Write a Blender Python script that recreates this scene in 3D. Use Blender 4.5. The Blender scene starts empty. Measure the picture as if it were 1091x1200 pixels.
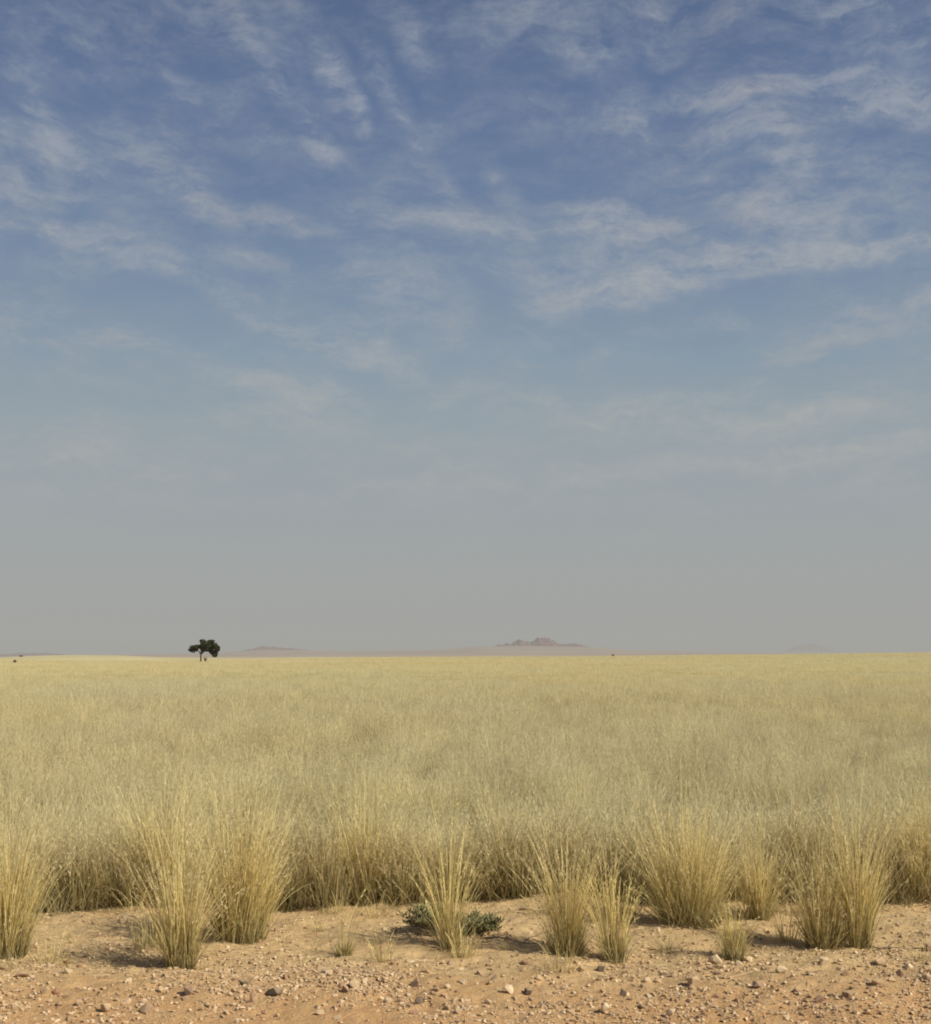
import bpy, bmesh, math, random
import numpy as np
from mathutils import Vector, noise as mnoise

R = math.radians
PI = math.pi
random.seed(7)
rng = np.random.default_rng(11)
SC = bpy.context.scene
COL = SC.collection

# ------------------------------------------------------------------ camera
F = 1500.0            # focal length in pixels of a 1091 x 1200 picture
PW, PH = 1091.0, 1200.0
EYE = 1.6
PITCH = math.atan((766.0 - 600.0) / F)
cam_d = bpy.data.cameras.new("camera")
cam_d.sensor_fit = 'HORIZONTAL'
cam_d.sensor_width = 36.0
cam_d.lens = F / PW * 36.0
cam_d.clip_start = 0.1
cam_d.clip_end = 120000.0
cam = bpy.data.objects.new("camera", cam_d)
COL.objects.link(cam)
cam.location = (0, 0, EYE)
cam.rotation_euler = (PI / 2 + PITCH, 0, 0)
SC.camera = cam


def ray(px, py):
    u = (px - PW / 2) / F
    v = (PH / 2 - py) / F
    c, s = math.cos(PITCH), math.sin(PITCH)
    return np.array([u, c - v * s, s + v * c])


# ------------------------------------------------------------------ noise helpers
def vhash(ix, iy, seed):
    h = (ix.astype(np.int64) * 374761393 + iy.astype(np.int64) * 668265263 + seed * 974634777) & 0xffffffff
    h = ((h ^ (h >> 13)) * 1274126177) & 0xffffffff
    h = h ^ (h >> 16)
    return (h & 0xffff) / 65535.0


def vnoise(x, y, seed=0):
    x = np.asarray(x, dtype=float); y = np.asarray(y, dtype=float)
    ix = np.floor(x); iy = np.floor(y)
    fx = x - ix; fy = y - iy
    fx = fx * fx * (3 - 2 * fx); fy = fy * fy * (3 - 2 * fy)
    a = vhash(ix, iy, seed); b = vhash(ix + 1, iy, seed)
    c = vhash(ix, iy + 1, seed); d = vhash(ix + 1, iy + 1, seed)
    return (a * (1 - fx) + b * fx) * (1 - fy) + (c * (1 - fx) + d * fx) * fy - 0.5


def fbm(x, y, octv=4, seed=0, g=0.5):
    s = 0; a = 1.0
    for k in range(octv):
        s = s + a * vnoise(np.asarray(x) * 2 ** k + 17.3 * k, np.asarray(y) * 2 ** k - 9.1 * k, seed + k)
        a *= g
    return s


def sstep(a, b, x):
    t = np.clip((np.asarray(x, dtype=float) - a) / (b - a), 0, 1)
    return t * t * (3 - 2 * t)


# ------------------------------------------------------------------ terrain
def edge_y(x):
    """where the tall grass of the plain begins"""
    return 8.32 + 0.16 * vnoise(np.asarray(x) * 0.9, 3.3, 5) * 2 + 0.07 * vnoise(np.asarray(x) * 3.1, 1.3, 6) * 2


# skyline of the grassy crest (tangent of the bearing, height over eye level as a tangent)
CREST_X = np.array([-0.7, -0.364, -0.33, -0.30, -0.25, -0.20, -0.13, -0.10, 0.0, 0.1, 0.117, 0.24, 0.364, 0.7])
CREST_Z = np.array([-9, -9.5, -9.5, -9.3, -8.5, -8.0, -5.8, -4.6, -3.8, -3.3, -2.8, -0.9, 1.2, 2.0]) / F
BACK_X = np.array([-0.9, -0.364, -0.33, -0.30, -0.27, -0.24, -0.17, -0.12, 0.1, 0.3, 0.9])
BACK_Z = np.array([-4, -5.0, -2.4, -1.6, -2.2, -4.4, -6.0, -4.5, -3.2, -2.6, -1]) / F
FAR_X = np.array([-0.9, -0.36, -0.2, -0.155, -0.12, -0.09, -0.02, 0.01, 0.05, 0.1, 0.13, 0.22, 0.3, 0.9])
FAR_Z = np.array([-5, -4.0, 0.6, 4.2, 3.8, 2.4, 4.0, 8.0, 8.6, 7.0, 3.6, 0.5, 0, 0]) / F


def height(x, y):
    x = np.asarray(x, dtype=float); y = np.asarray(y, dtype=float)
    d = np.hypot(x, y)
    z = np.zeros(np.broadcast(x, y).shape)
    near = 1 - sstep(14, 22, d)
    e = edge_y(x)
    # loose gravel ridge the grader left along the road, low bank at the field edge
    z = z + 0.022 * np.exp(-((y - (6.42 + 0.12 * vnoise(x * 1.3, 0.5, 21))) / 0.28) ** 2) * near
    z = z + 0.045 * sstep(e - 0.35, e + 0.25, y) * near
    z = z - 0.03 * (1 - sstep(5.3, 6.2, y)) * near
    for (mx, my, mr, mh) in ((0.56, 8.15, 0.38, 0.07), (-2.15, 8.05, 0.5, 0.03), (2.6, 8.2, 0.5, 0.04), (-1.45, 7.15, .3, .03),
                             (1.22, 7.5, 0.3, 0.035), (2.1, 6.95, 0.32, 0.03), (0.56, 6.8, 0.2, 0.025), (-0.1, 7.5, .4, .03)):
        z = z + mh * np.exp(-(((x - mx) / mr) ** 2 + ((y - my) / (mr * 0.8)) ** 2))
    amp = 0.6 + 0.4 * sstep(5.7, 6.3, y)
    z = z + (0.035 * fbm(x * 1.1, y * 1.1, 3, 30) + amp * 0.022 * fbm(x * 6, y * 6, 4, 40, 0.55)) * near
    z = z + amp * 0.014 * np.maximum(0, fbm(x * 26, y * 26, 2, 50) - 0.05) * near + amp * 0.014 * fbm(x * 13, y * 13, 3, 55) * near
    # gentle relief of the plain
    z = z + 0.5 * fbm(x / 60, y / 60, 2, 60) * sstep(20, 90, d)
    t = x / np.maximum(np.abs(y), 1e-3)
    t = np.where(y > 0, t, 0.9 * np.sign(x))
    crest = EYE + np.interp(t, CREST_X, CREST_Z) * 520
    back = EYE + np.interp(t, BACK_X, BACK_Z) * 1500
    far = EYE + np.interp(t, FAR_X, FAR_Z) * 11000
    w1 = sstep(230, 520, y); w2 = sstep(520, 800, y); w3 = sstep(950, 1500, y)
    w4 = sstep(1500, 2600, y); w5 = sstep(4000, 11000, y); w6 = sstep(11500, 20000, y)
    base = z * (1 - w1) + crest * w1
    base = base * (1 - w2) + (-8.0) * w2
    base = base * (1 - w3) + back * w3
    base = base * (1 - w4) + (-12.0) * w4
    base = base * (1 - w5) + far * w5
    base = base * (1 - w6) + (-20.0) * w6
    return base


def ground_at(px, py):
    """point of the ground seen at a pixel of the 1091 x 1200 frame"""
    r = ray(px, py)
    z = 0.0
    for _ in range(6):
        k = (z - EYE) / r[2]
        x, y = r[0] * k, r[1] * k
        z = float(height(x, y))
    return x, y, z


# ------------------------------------------------------------------ object helpers
def tag(o, label=None, cat=None, group=None, kind=None):
    if label: o['label'] = label
    if cat: o['category'] = cat
    if group: o['group'] = group
    if kind: o['kind'] = kind
    return o


def empty(name, loc, label=None, cat=None, group=None):
    o = bpy.data.objects.new(name, None)
    o.empty_display_size = 0.1
    COL.objects.link(o)
    o.location = loc
    return tag(o, label, cat, group)


def link(name, me, mat, parent=None):
    if mat is not None and not me.materials:
        me.materials.append(mat)
    o = bpy.data.objects.new(name, me)
    COL.objects.link(o)
    if parent is not None:
        o.parent = parent
    return o


def mesh_np(name, V, T=None, Q=None, attrs=None, smooth=False):
    me = bpy.data.meshes.new(name)
    V = np.ascontiguousarray(V, dtype=np.float32)
    nt = 0 if T is None else len(T); nq = 0 if Q is None else len(Q)
    me.vertices.add(len(V)); me.vertices.foreach_set("co", V.ravel())
    idx = []; starts = []
    if nt:
        idx.append(np.asarray(T).ravel()); starts.append(np.arange(nt) * 3)
    if nq:
        idx.append(np.asarray(Q).ravel()); starts.append(nt * 3 + np.arange(nq) * 4)
    idx = np.concatenate(idx).astype(np.int32); starts = np.concatenate(starts).astype(np.int32)
    me.loops.add(len(idx)); me.loops.foreach_set("vertex_index", idx)
    me.polygons.add(len(starts)); me.polygons.foreach_set("loop_start", starts)
    me.polygons.foreach_set("use_smooth", np.full(len(starts), smooth, dtype=bool))
    if attrs:
        for k, a in attrs.items():
            at = me.attributes.new(k, 'FLOAT', 'POINT')
            at.data.foreach_set("value", np.ascontiguousarray(a, dtype=np.float32))
    me.update(calc_edges=True)
    return me


# ------------------------------------------------------------------ node helpers
class NT:
    def __init__(s, tree):
        s.t = tree; s.n = tree.nodes; s.l = tree.links; s.n.clear()

    def add(s, typ, **kw):
        n = s.n.new(typ)
        for k, v in kw.items():
            if k.startswith('_'):
                continue
            setattr(n, k, v)
        return n

    def set(s, node, key, val):
        if val is None: return
        if isinstance(val, bpy.types.NodeSocket): s.l.new(val, node.inputs[key])
        else: node.inputs[key].default_value = val

    def math(s, op, a, b=None, c=None, clamp=False):
        n = s.add('ShaderNodeMath', operation=op, use_clamp=clamp)
        s.set(n, 0, a); s.set(n, 1, b); s.set(n, 2, c)
        return n.outputs[0]

    def vmath(s, op, a, b=None, scale=None):
        n = s.add('ShaderNodeVectorMath', operation=op)
        s.set(n, 0, a); s.set(n, 1, b)
        if scale is not None: s.set(n, 'Scale', scale)
        return n.outputs['Value'] if op in ('LENGTH', 'DOT_PRODUCT', 'DISTANCE') else n.outputs[0]

    def noise(s, vec, scale, detail=3, rough=0.55, dist=0.0, color=False, lac=2.0):
        n = s.add('ShaderNodeTexNoise')
        s.set(n, 'Vector', vec); s.set(n, 'Scale', scale); s.set(n, 'Detail', detail)
        s.set(n, 'Roughness', rough); s.set(n, 'Distortion', dist); s.set(n, 'Lacunarity', lac)
        return n.outputs['Color'] if color else n.outputs['Fac']

    def mapping(s, vec, loc=(0, 0, 0), rot=(0, 0, 0), scale=(1, 1, 1), typ='POINT'):
        n = s.add('ShaderNodeMapping', vector_type=typ)
        s.set(n, 'Vector', vec); s.set(n, 'Location', loc); s.set(n, 'Rotation', rot); s.set(n, 'Scale', scale)
        return n.outputs[0]

    def mr(s, v, a, b, c=0.0, d=1.0, smooth=False):
        n = s.add('ShaderNodeMapRange', interpolation_type='SMOOTHSTEP' if smooth else 'LINEAR', clamp=True)
        s.set(n, 0, v); s.set(n, 1, a); s.set(n, 2, b); s.set(n, 3, c); s.set(n, 4, d)
        return n.outputs[0]

    def mix(s, f, a, b, mode='MIX'):
        n = s.add('ShaderNodeMix', data_type='RGBA', blend_type=mode)
        s.set(n, 0, f)
        for k, v in ((6, a), (7, b)):
            if isinstance(v, tuple) and len(v) == 3: v = v + (1.0,)
            s.set(n, k, v)
        return n.outputs[2]

    def ramp(s, f, stops, interp='LINEAR'):
        n = s.add('ShaderNodeValToRGB')
        cr = n.color_ramp; cr.interpolation = interp
        while len(cr.elements) < len(stops): cr.elements.new(0.5)
        for e, (p, c) in zip(cr.elements, stops):
            e.position = p; e.color = tuple(c) + (1.0,)
        s.set(n, 0, f)
        return n.outputs[0]

    def attr(s, name):
        n = s.add('ShaderNodeAttribute'); n.attribute_name = name
        return n.outputs['Fac']


def lin(r, g, b):
    f = lambda c: (c / 255 / 12.92) if c <= 10 else ((c / 255 + 0.055) / 1.055) ** 2.4
    return (f(r), f(g), f(b))


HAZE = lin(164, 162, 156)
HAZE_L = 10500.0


def new_mat(name):
    m = bpy.data.materials.new(name); m.use_nodes = True
    return m, NT(m.node_tree)


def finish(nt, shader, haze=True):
    """aerial perspective: haze painted into the material, stronger with distance"""
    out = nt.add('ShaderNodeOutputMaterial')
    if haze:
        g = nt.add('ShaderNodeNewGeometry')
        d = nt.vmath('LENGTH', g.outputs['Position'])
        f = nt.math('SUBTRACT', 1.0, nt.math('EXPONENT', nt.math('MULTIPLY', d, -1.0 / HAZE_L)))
        em = nt.add('ShaderNodeEmission'); nt.set(em, 0, HAZE + (1,)); nt.set(em, 1, 1.0)  # flat glow in haze colour, laid over far surfaces
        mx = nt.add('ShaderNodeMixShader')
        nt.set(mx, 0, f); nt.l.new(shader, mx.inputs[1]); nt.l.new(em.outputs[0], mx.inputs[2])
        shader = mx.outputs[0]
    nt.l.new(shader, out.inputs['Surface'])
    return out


def diffuse(nt, col, rough=0.9, normal=None, spec=0.15):
    b = nt.add('ShaderNodeBsdfPrincipled')
    nt.set(b, 'Base Color', col); nt.set(b, 'Roughness', rough)
    nt.set(b, 'Specular IOR Level', spec)
    if normal is not None: nt.set(b, 'Normal', normal)
    return b.outputs[0]


# ------------------------------------------------------------------ materials
def grass_mat(name, root, mid, tip, cool, transl=0.35, patch=True, shade=1.0):
    m, nt = new_mat(name)
    t = nt.attr('t'); r = nt.attr('rnd')
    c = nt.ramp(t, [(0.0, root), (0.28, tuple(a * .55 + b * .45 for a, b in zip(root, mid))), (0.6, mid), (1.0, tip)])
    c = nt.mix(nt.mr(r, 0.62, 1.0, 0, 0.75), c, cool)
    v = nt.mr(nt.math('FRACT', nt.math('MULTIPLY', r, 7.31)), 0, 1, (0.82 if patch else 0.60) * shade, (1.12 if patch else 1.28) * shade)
    if patch:
        g = nt.add('ShaderNodeNewGeometry')
        p = g.outputs['Position']
        n1 = nt.noise(nt.mapping(p, scale=(.10, .05, 0)), 1.0, 4, 0.6)
        n2 = nt.noise(nt.mapping(p, scale=(.035, .012, 0), loc=(3, 7, 0)), 1.0, 3, 0.55)
        n3 = nt.noise(nt.mapping(p, scale=(1.1, .6, 0), loc=(3, 7, 0)), 1.0, 3, 0.6)
        c = nt.mix(nt.mr(n1, 0.42, 0.66, 0, 0.6), c, cool)
        c = nt.mix(nt.mr(n2, 0.45, 0.62, 0, 0.22), c, (0.78, 0.62, 0.30))
        v = nt.math('MULTIPLY', v, nt.mr(n3, 0.3, 0.7, 0.82, 1.14))
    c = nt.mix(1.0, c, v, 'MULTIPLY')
    d = nt.add('ShaderNodeBsdfDiffuse'); nt.set(d, 0, c)
    tr = nt.add('ShaderNodeBsdfTranslucent'); nt.set(tr, 0, c)
    mx = nt.add('ShaderNodeMixShader'); nt.set(mx, 0, transl)
    nt.l.new(d.outputs[0], mx.inputs[1]); nt.l.new(tr.outputs[0], mx.inputs[2])
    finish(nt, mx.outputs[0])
    return m


M_STEM = grass_mat('straw_stem', (0.46, 0.37, 0.17), (0.84, 0.70, 0.30), (0.92, 0.79, 0.38), (0.44, 0.38, 0.19), patch=False)
M_GREEN = grass_mat('basal_leaf', (0.30, 0.25, 0.12), (0.60, 0.50, 0.24), (0.74, 0.63, 0.31), (0.32, 0.31, 0.17), patch=False)
M_PLUME = grass_mat('seed_plume', (0.80, 0.69, 0.41), (0.86, 0.75, 0.45), (0.90, 0.80, 0.50), (0.70, 0.60, 0.40), 0.45, patch=False)
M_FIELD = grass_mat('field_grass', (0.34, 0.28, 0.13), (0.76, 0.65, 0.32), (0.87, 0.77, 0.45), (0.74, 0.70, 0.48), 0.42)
M_TUSS = grass_mat('edge_grass', (0.30, 0.235, 0.11), (0.64, 0.53, 0.26), (0.82, 0.71, 0.40), (0.44, 0.40, 0.22), 0.38, patch=False)
M_SHADE = grass_mat('shaded_olive_grass', (0.21, 0.165, 0.07), (0.54, 0.44, 0.20), (0.80, 0.68, 0.37), (0.36, 0.32, 0.165), 0.3, patch=False)  # edge grass with the shade of its hollows put into darker blade colours
M_DEAD = grass_mat('dead_straw', (0.62, 0.50, 0.28), (0.70, 0.58, 0.34), (0.66, 0.56, 0.34), (0.40, 0.30, 0.20), 0.2, patch=False)

# ground
def ground_mat():
    m, nt = new_mat('desert_ground')
    g = nt.add('ShaderNodeNewGeometry'); p = g.outputs['Position']
    sep = nt.add('ShaderNodeSeparateXYZ'); nt.l.new(p, sep.inputs[0])
    X, Y = sep.outputs[0], sep.outputs[1]
    d = nt.vmath('LENGTH', p)
    flat = nt.mapping(p, scale=(1, 1, 0))
    a = nt.noise(flat, 1.3, 5, 0.6); b = nt.noise(flat, 9.0, 6, 0.65); c = nt.noise(flat, 60.0, 4, 0.7)
    e = nt.noise(flat, 220.0, 3, 0.7)
    road = nt.ramp(a, [(0.3, (0.58, 0.325, 0.135)), (0.55, (0.62, 0.36, 0.16)), (0.75, (0.62, 0.385, 0.18))])
    verge = nt.ramp(a, [(0.3, (0.58, 0.385, 0.18)), (0.5, (0.63, 0.45, 0.22)), (0.75, (0.61, 0.395, 0.185))])
    yn = nt.math('ADD', Y, nt.mr(b, 0, 1, -0.5, 0.5))
    dirt = nt.mix(nt.mr(yn, 5.9, 6.9, smooth=True), road, verge)
    dirt = nt.mix(nt.mr(b, 0.35, 0.7, 0.0, 0.5), dirt, (0.66, 0.45, 0.225))
    dirt = nt.mix(nt.mr(c, 0.54, 0.74, 0.0, 0.45), dirt, (0.38, 0.25, 0.14))
    dirt = nt.mix(nt.mr(e, 0.55, 0.75, 0.0, 0.6), dirt, (0.72, 0.52, 0.29))
    dirt = nt.mix(nt.mr(e, 0.45, 0.28, 0.0, 0.6), dirt, (0.30, 0.19, 0.11))
    # sandy soil under the tall grass, coloured dark for the shade of the blades
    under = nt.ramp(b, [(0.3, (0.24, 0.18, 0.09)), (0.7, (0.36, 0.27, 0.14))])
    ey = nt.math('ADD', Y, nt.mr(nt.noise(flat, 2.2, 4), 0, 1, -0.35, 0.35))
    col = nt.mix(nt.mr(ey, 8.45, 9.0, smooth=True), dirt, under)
    # the grass cover seen from afar
    p1 = nt.noise(nt.mapping(p, scale=(.02, .010, 0)), 1.0, 5, 0.65)
    p2 = nt.noise(nt.mapping(p, scale=(.006, .003, 0), loc=(5, 2, 0)), 1.0, 4, 0.6)
    p3 = nt.noise(nt.mapping(p, scale=(.25, .06, 0)), 1.0, 5, 0.7)
    veg = nt.ramp(p1, [(0.3, (0.45, 0.41, 0.23)), (0.5, (0.53, 0.45, 0.22)), (0.68, (0.57, 0.455, 0.215))])
    veg = nt.mix(nt.mr(p2, 0.4, 0.62, 0, 0.55), veg, (0.60, 0.44, 0.175))
    veg = nt.mix(1.0, veg, nt.mr(p3, 0.3, 0.7, 0.80, 1.16), 'MULTIPLY')
    col = nt.mix(nt.mr(d, 14, 120, smooth=True), col, veg)
    # pale bleached plain beyond the crest, reddish gravel plain at the foot of the far hills
    pale = nt.mix(nt.mr(p2, 0.4, 0.6), (0.60, 0.52, 0.27), (0.52, 0.44, 0.22))
    col = nt.mix(nt.mr(d, 600, 1000, smooth=True), col, pale)
    p4 = nt.noise(nt.mapping(p, scale=(.0012, .0012, 0)), 1.0, 5, 0.65)
    pink = nt.ramp(p4, [(0.35, (0.33, 0.25, 0.185)), (0.5, (0.37, 0.29, 0.215)), (0.65, (0.40, 0.32, 0.24))])
    col = nt.mix(nt.mr(d, 2500, 6000, smooth=True), col, pink)
    # bump only matters close by
    hgt = nt.math('ADD', nt.math('MULTIPLY', c, 0.5), nt.math('MULTIPLY', e, 0.28))
    hgt = nt.math('ADD', hgt, nt.math('MULTIPLY', b, 1.6))
    bp = nt.add('ShaderNodeBump'); nt.set(bp, 'Strength', 1.0); nt.set(bp, 'Distance', 0.022); nt.set(bp, 'Height', hgt)
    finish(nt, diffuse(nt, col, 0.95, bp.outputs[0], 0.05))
    return m


M_GROUND = ground_mat()


def stone_mat(name, c0, c1, c2, scale=25):
    m, nt = new_mat(name)
    oi = nt.add('ShaderNodeObjectInfo')
    tc = nt.add('ShaderNodeTexCoord'); v = tc.outputs['Object']
    r = nt.math('ADD', oi.outputs['Random'], nt.attr('rnd'))
    n = nt.noise(v, scale, 6, 0.65)
    col = nt.ramp(nt.math('FRACT', r), [(0.0, c0), (0.5, c1), (0.85, c2), (1.0, c0)])
    col = nt.mix(nt.mr(n, 0.4, 0.7, 0, 0.7), col, tuple(x * 0.55 for x in c1))
    col = nt.mix(nt.mr(nt.noise(v, scale * 5, 4, 0.7), 0.55, 0.75, 0, 0.5), col, tuple(min(1, x * 1.35) for x in c2))
    # dust settled on upward faces
    g = nt.add('ShaderNodeNewGeometry'); sp = nt.add('ShaderNodeSeparateXYZ'); nt.l.new(g.outputs['Normal'], sp.inputs[0])
    col = nt.mix(nt.mr(sp.outputs[2], 0.4, 1.0, 0, 0.5), col, (0.60, 0.40, 0.20))
    bp = nt.add('ShaderNodeBump'); nt.set(bp, 'Strength', 0.7); nt.set(bp, 'Distance', 0.004); nt.set(bp, 'Height', n)
    finish(nt, diffuse(nt, col, 0.9, bp.outputs[0], 0.2), haze=False)
    return m


M_BUFF = stone_mat('buff_stone', (0.46, 0.31, 0.17), (0.53, 0.37, 0.21), (0.60, 0.43, 0.26))
M_BROWN = stone_mat('brown_stone', (0.30, 0.19, 0.125), (0.36, 0.235, 0.15), (0.44, 0.30, 0.195))
M_GREY = stone_mat('grey_stone', (0.15, 0.115, 0.08), (0.19, 0.145, 0.10), (0.25, 0.19, 0.13))
M_PALE = stone_mat('pale_stone', (0.62, 0.46, 0.28), (0.68, 0.52, 0.32), (0.70, 0.55, 0.36))
M_RUST = stone_mat('rust_stone', (0.36, 0.18, 0.11), (0.42, 0.23, 0.14), (0.46, 0.29, 0.19))


def simple_mat(name, ca, cb, scale, rough=0.8, haze=True, transl=0.0, world=False):
    m, nt = new_mat(name)
    tc = nt.add('ShaderNodeTexCoord')
    n = nt.noise(tc.outputs['Object'], scale, 5, 0.65)
    col = nt.mix(nt.mr(n, 0.35, 0.65), ca, cb)
    sh = diffuse(nt, col, rough)
    if transl:
        tr = nt.add('ShaderNodeBsdfTranslucent'); nt.set(tr, 0, col)
        mx = nt.add('ShaderNodeMixShader'); nt.set(mx, 0, transl)
        nt.l.new(sh, mx.inputs[1]); nt.l.new(tr.outputs[0], mx.inputs[2]); sh = mx.outputs[0]
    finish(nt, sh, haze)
    return m


M_BARK = simple_mat('acacia_bark', (0.045, 0.035, 0.024), (0.09, 0.07, 0.05), 3.0)
M_LEAF = simple_mat('acacia_foliage', (0.034, 0.040, 0.016), (0.080, 0.082, 0.030), 0.8, transl=0.15)
M_TWIG = simple_mat('dry_twigs', (0.16, 0.12, 0.09), (0.24, 0.19, 0.14), 2.0)
M_SUCC = simple_mat('shrub_leaf', (0.17, 0.165, 0.07), (0.31, 0.29, 0.13), 30.0, 0.6, transl=0.12)
M_DBUSH = simple_mat('far_bush_foliage', (0.06, 0.05, 0.025), (0.10, 0.08, 0.04), 1.0)


def rock_hill_mat():
    m, nt = new_mat('granite_hill')
    g = nt.add('ShaderNodeNewGeometry'); p = g.outputs['Position']
    n = nt.noise(nt.mapping(p, scale=(.03, .03, .012)), 1.0, 5, 0.65)
    n2 = nt.noise(nt.mapping(p, scale=(.01, .01, .006)), 1.0, 3, 0.6)
    col = nt.ramp(n, [(0.38, (0.05, 0.01, 0.012)), (0.5, (0.18, 0.07, 0.065)), (0.62, (0.36, 0.18, 0.14))])
    col = nt.mix(nt.mr(n2, 0.4, 0.65, 0, 0.5), col, (0.14, 0.07, 0.06))
    sh = diffuse(nt, col, 0.95)
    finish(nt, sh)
    return m


M_HILL = rock_hill_mat()

# ------------------------------------------------------------------ ground sheet
def build_ground():
    rows = list(np.linspace(-60, 3.2, 26))
    rows += list(np.arange(3.4, 4.9, 0.06))
    rows += list(np.arange(4.9, 8.9, 0.014))
    y = rows[-1]; st = 0.016
    while y < 45000:
        y += st; st = min(max(st * 1.06, y * 0.0), y * 0.022 + 0.02)
        rows.append(y)
    ys = np.array(rows)
    n = 900; k = 4.2
    u = np.linspace(-1, 1, n)
    s = np.sinh(k * u) / math.sinh(k)
    W = np.where(ys < 60, 70.0, 70 + (ys - 60) * 1.3)
    X = W[:, None] * s[None, :]
    Y = np.repeat(ys[:, None], n, 1)
    Z = height(X, Y)
    V = np.stack([X, Y, Z], -1).reshape(-1, 3)
    r, c = len(ys), n
    i = (np.arange(r - 1)[:, None] * c + np.arange(c - 1)[None, :]).ravel()
    Q = np.stack([i, i + 1, i + c + 1, i + c], -1)
    o = link('ground', mesh_np('ground', V, Q=Q, smooth=True), M_GROUND)
    tag(o, 'flat sandy desert plain with stony orange verge in front', 'ground', kind='structure')


build_ground()

# ------------------------------------------------------------------ grass generators
def stalks(n, H, r, spread, seg=5, w=0.0016, curve=0.35, lean=(0, 0), hvar=0.35, rs=None, ell=1.0, core=0.6, tipw=0.3):
    """returns P (n, seg+1, 3) centre lines, side vectors and widths"""
    rs = rs or rng
    a = rs.uniform(0, 2 * PI, n)
    q = rs.uniform(0, 1, n) ** core
    bx = np.cos(a) * q * r; by = np.sin(a) * q * r * ell
    az = a + rs.normal(0, 0.7, n)
    tilt = spread * q * rs.uniform(0.25, 1.0, n) + np.abs(rs.normal(0, 0.05, n))
    h = H * (1 - hvar * rs.uniform(0, 1, n) ** 1.3) * (1 - 0.22 * q)
    cv = curve * rs.uniform(0.1, 1.0, n) * (0.3 + q)
    P = np.zeros((n, seg + 1, 3)); P[:, 0, 0] = bx; P[:, 0, 1] = by; P[:, 0, 2] = -0.01
    wob = rs.normal(0, 0.05, (n, 2))
    for k in range(seg):
        t = (k + 0.5) / seg
        th = np.clip(tilt + cv * t * t * 1.6, 0, 1.9)
        dx = np.sin(th) * np.cos(az) + (lean[0] + wob[:, 0]) * t
        dy = np.sin(th) * np.sin(az) + (lean[1] + wob[:, 1]) * t
        dz = np.cos(th)
        L = np.sqrt(dx * dx + dy * dy + dz * dz)
        P[:, k + 1] = P[:, k] + (np.stack([dx, dy, dz], -1) / L[:, None]) * (h / seg)[:, None]
    fa = rs.uniform(0, PI, n)
    side = np.stack([np.cos(fa), np.sin(fa), np.zeros(n)], -1)
    wv = w * rs.uniform(0.6, 1.4, n)
    return P, side, wv, tipw


def strips(P, side, wv, tipw, rs=None, t0=0.0, t1=1.0):
    rs = rs or rng
    n, s1, _ = P.shape; seg = s1 - 1
    tt = np.linspace(0, 1, s1)
    prof = (1 - tt ** 1.5) * (1 - tipw) + tipw
    off = side[:, None, :] * (wv[:, None] * prof[None, :])[:, :, None]
    V = np.stack([P - off, P + off], 2).reshape(-1, 3)
    base = (np.arange(n)[:, None] * s1 + np.arange(seg)[None, :]).ravel() * 2
    T = np.concatenate([np.stack([base, base + 1, base + 3], -1), np.stack([base, base + 3, base + 2], -1)])
    rnd = rs.uniform(0, 1, n)
    A = {'t': np.repeat((t0 + (t1 - t0) * tt)[None, :], n, 0).repeat(2, 1).ravel(),
         'rnd': np.repeat(rnd, s1 * 2)}
    return V, T, A


def plumes(P, frac=1.0, m=12, ln=0.03, w=0.0012, part=0.3, rs=None, spread=0.5):
    """feathery seed head: short awns off the top of each stalk"""
    rs = rs or rng
    n = P.shape[0]; sel = rs.uniform(0, 1, n) < frac
    Q = P[sel]; k = len(Q)
    if k == 0: return None
    seg = Q.shape[1] - 1
    t = rs.uniform(1 - part, 1.0, (k, m)) * seg
    i = np.clip(np.floor(t).astype(int), 0, seg - 1); f = (t - i)[..., None]
    rows = np.arange(k)[:, None]
    A = Q[rows, i]; B = Q[rows, i + 1]
    C = A * (1 - f) + B * f
    D = B - A; D /= np.linalg.norm(D, axis=-1, keepdims=True) + 1e-9
    D = D + rs.normal(0, spread * 0.6, D.shape); D /= np.linalg.norm(D, axis=-1, keepdims=True)
    L = ln * rs.uniform(0.5, 1.2, (k, m, 1))
    E = C + D * L
    S = np.cross(D, rs.normal(0, 1, D.shape)); S /= np.linalg.norm(S, axis=-1, keepdims=True) + 1e-9
    mid = C + D * L * 0.45
    V = np.stack([C, mid + S * w, E, mid - S * w], 2).reshape(-1, 3)
    b = np.arange(k * m) * 4
    T = np.concatenate([np.stack([b, b + 1, b + 2], -1), np.stack([b, b + 2, b + 3], -1)])
    rnd = np.repeat(np.repeat(rs.uniform(0, 1, k), m), 4)
    tt = np.tile([0.8, 0.9, 1.0, 0.9], k * m)
    return V, T, {'t': tt, 'rnd': rnd}


def cat(parts):
    Vs, Ts, ts, rs_, o = [], [], [], [], 0
    for p in parts:
        if p is None: continue
        V, T, A = p
        Vs.append(V); Ts.append(T + o); ts.append(A['t']); rs_.append(A['rnd']); o += len(V)
    return np.concatenate(Vs), np.concatenate(Ts), {'t': np.concatenate(ts), 'rnd': np.concatenate(rs_)}


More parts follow.
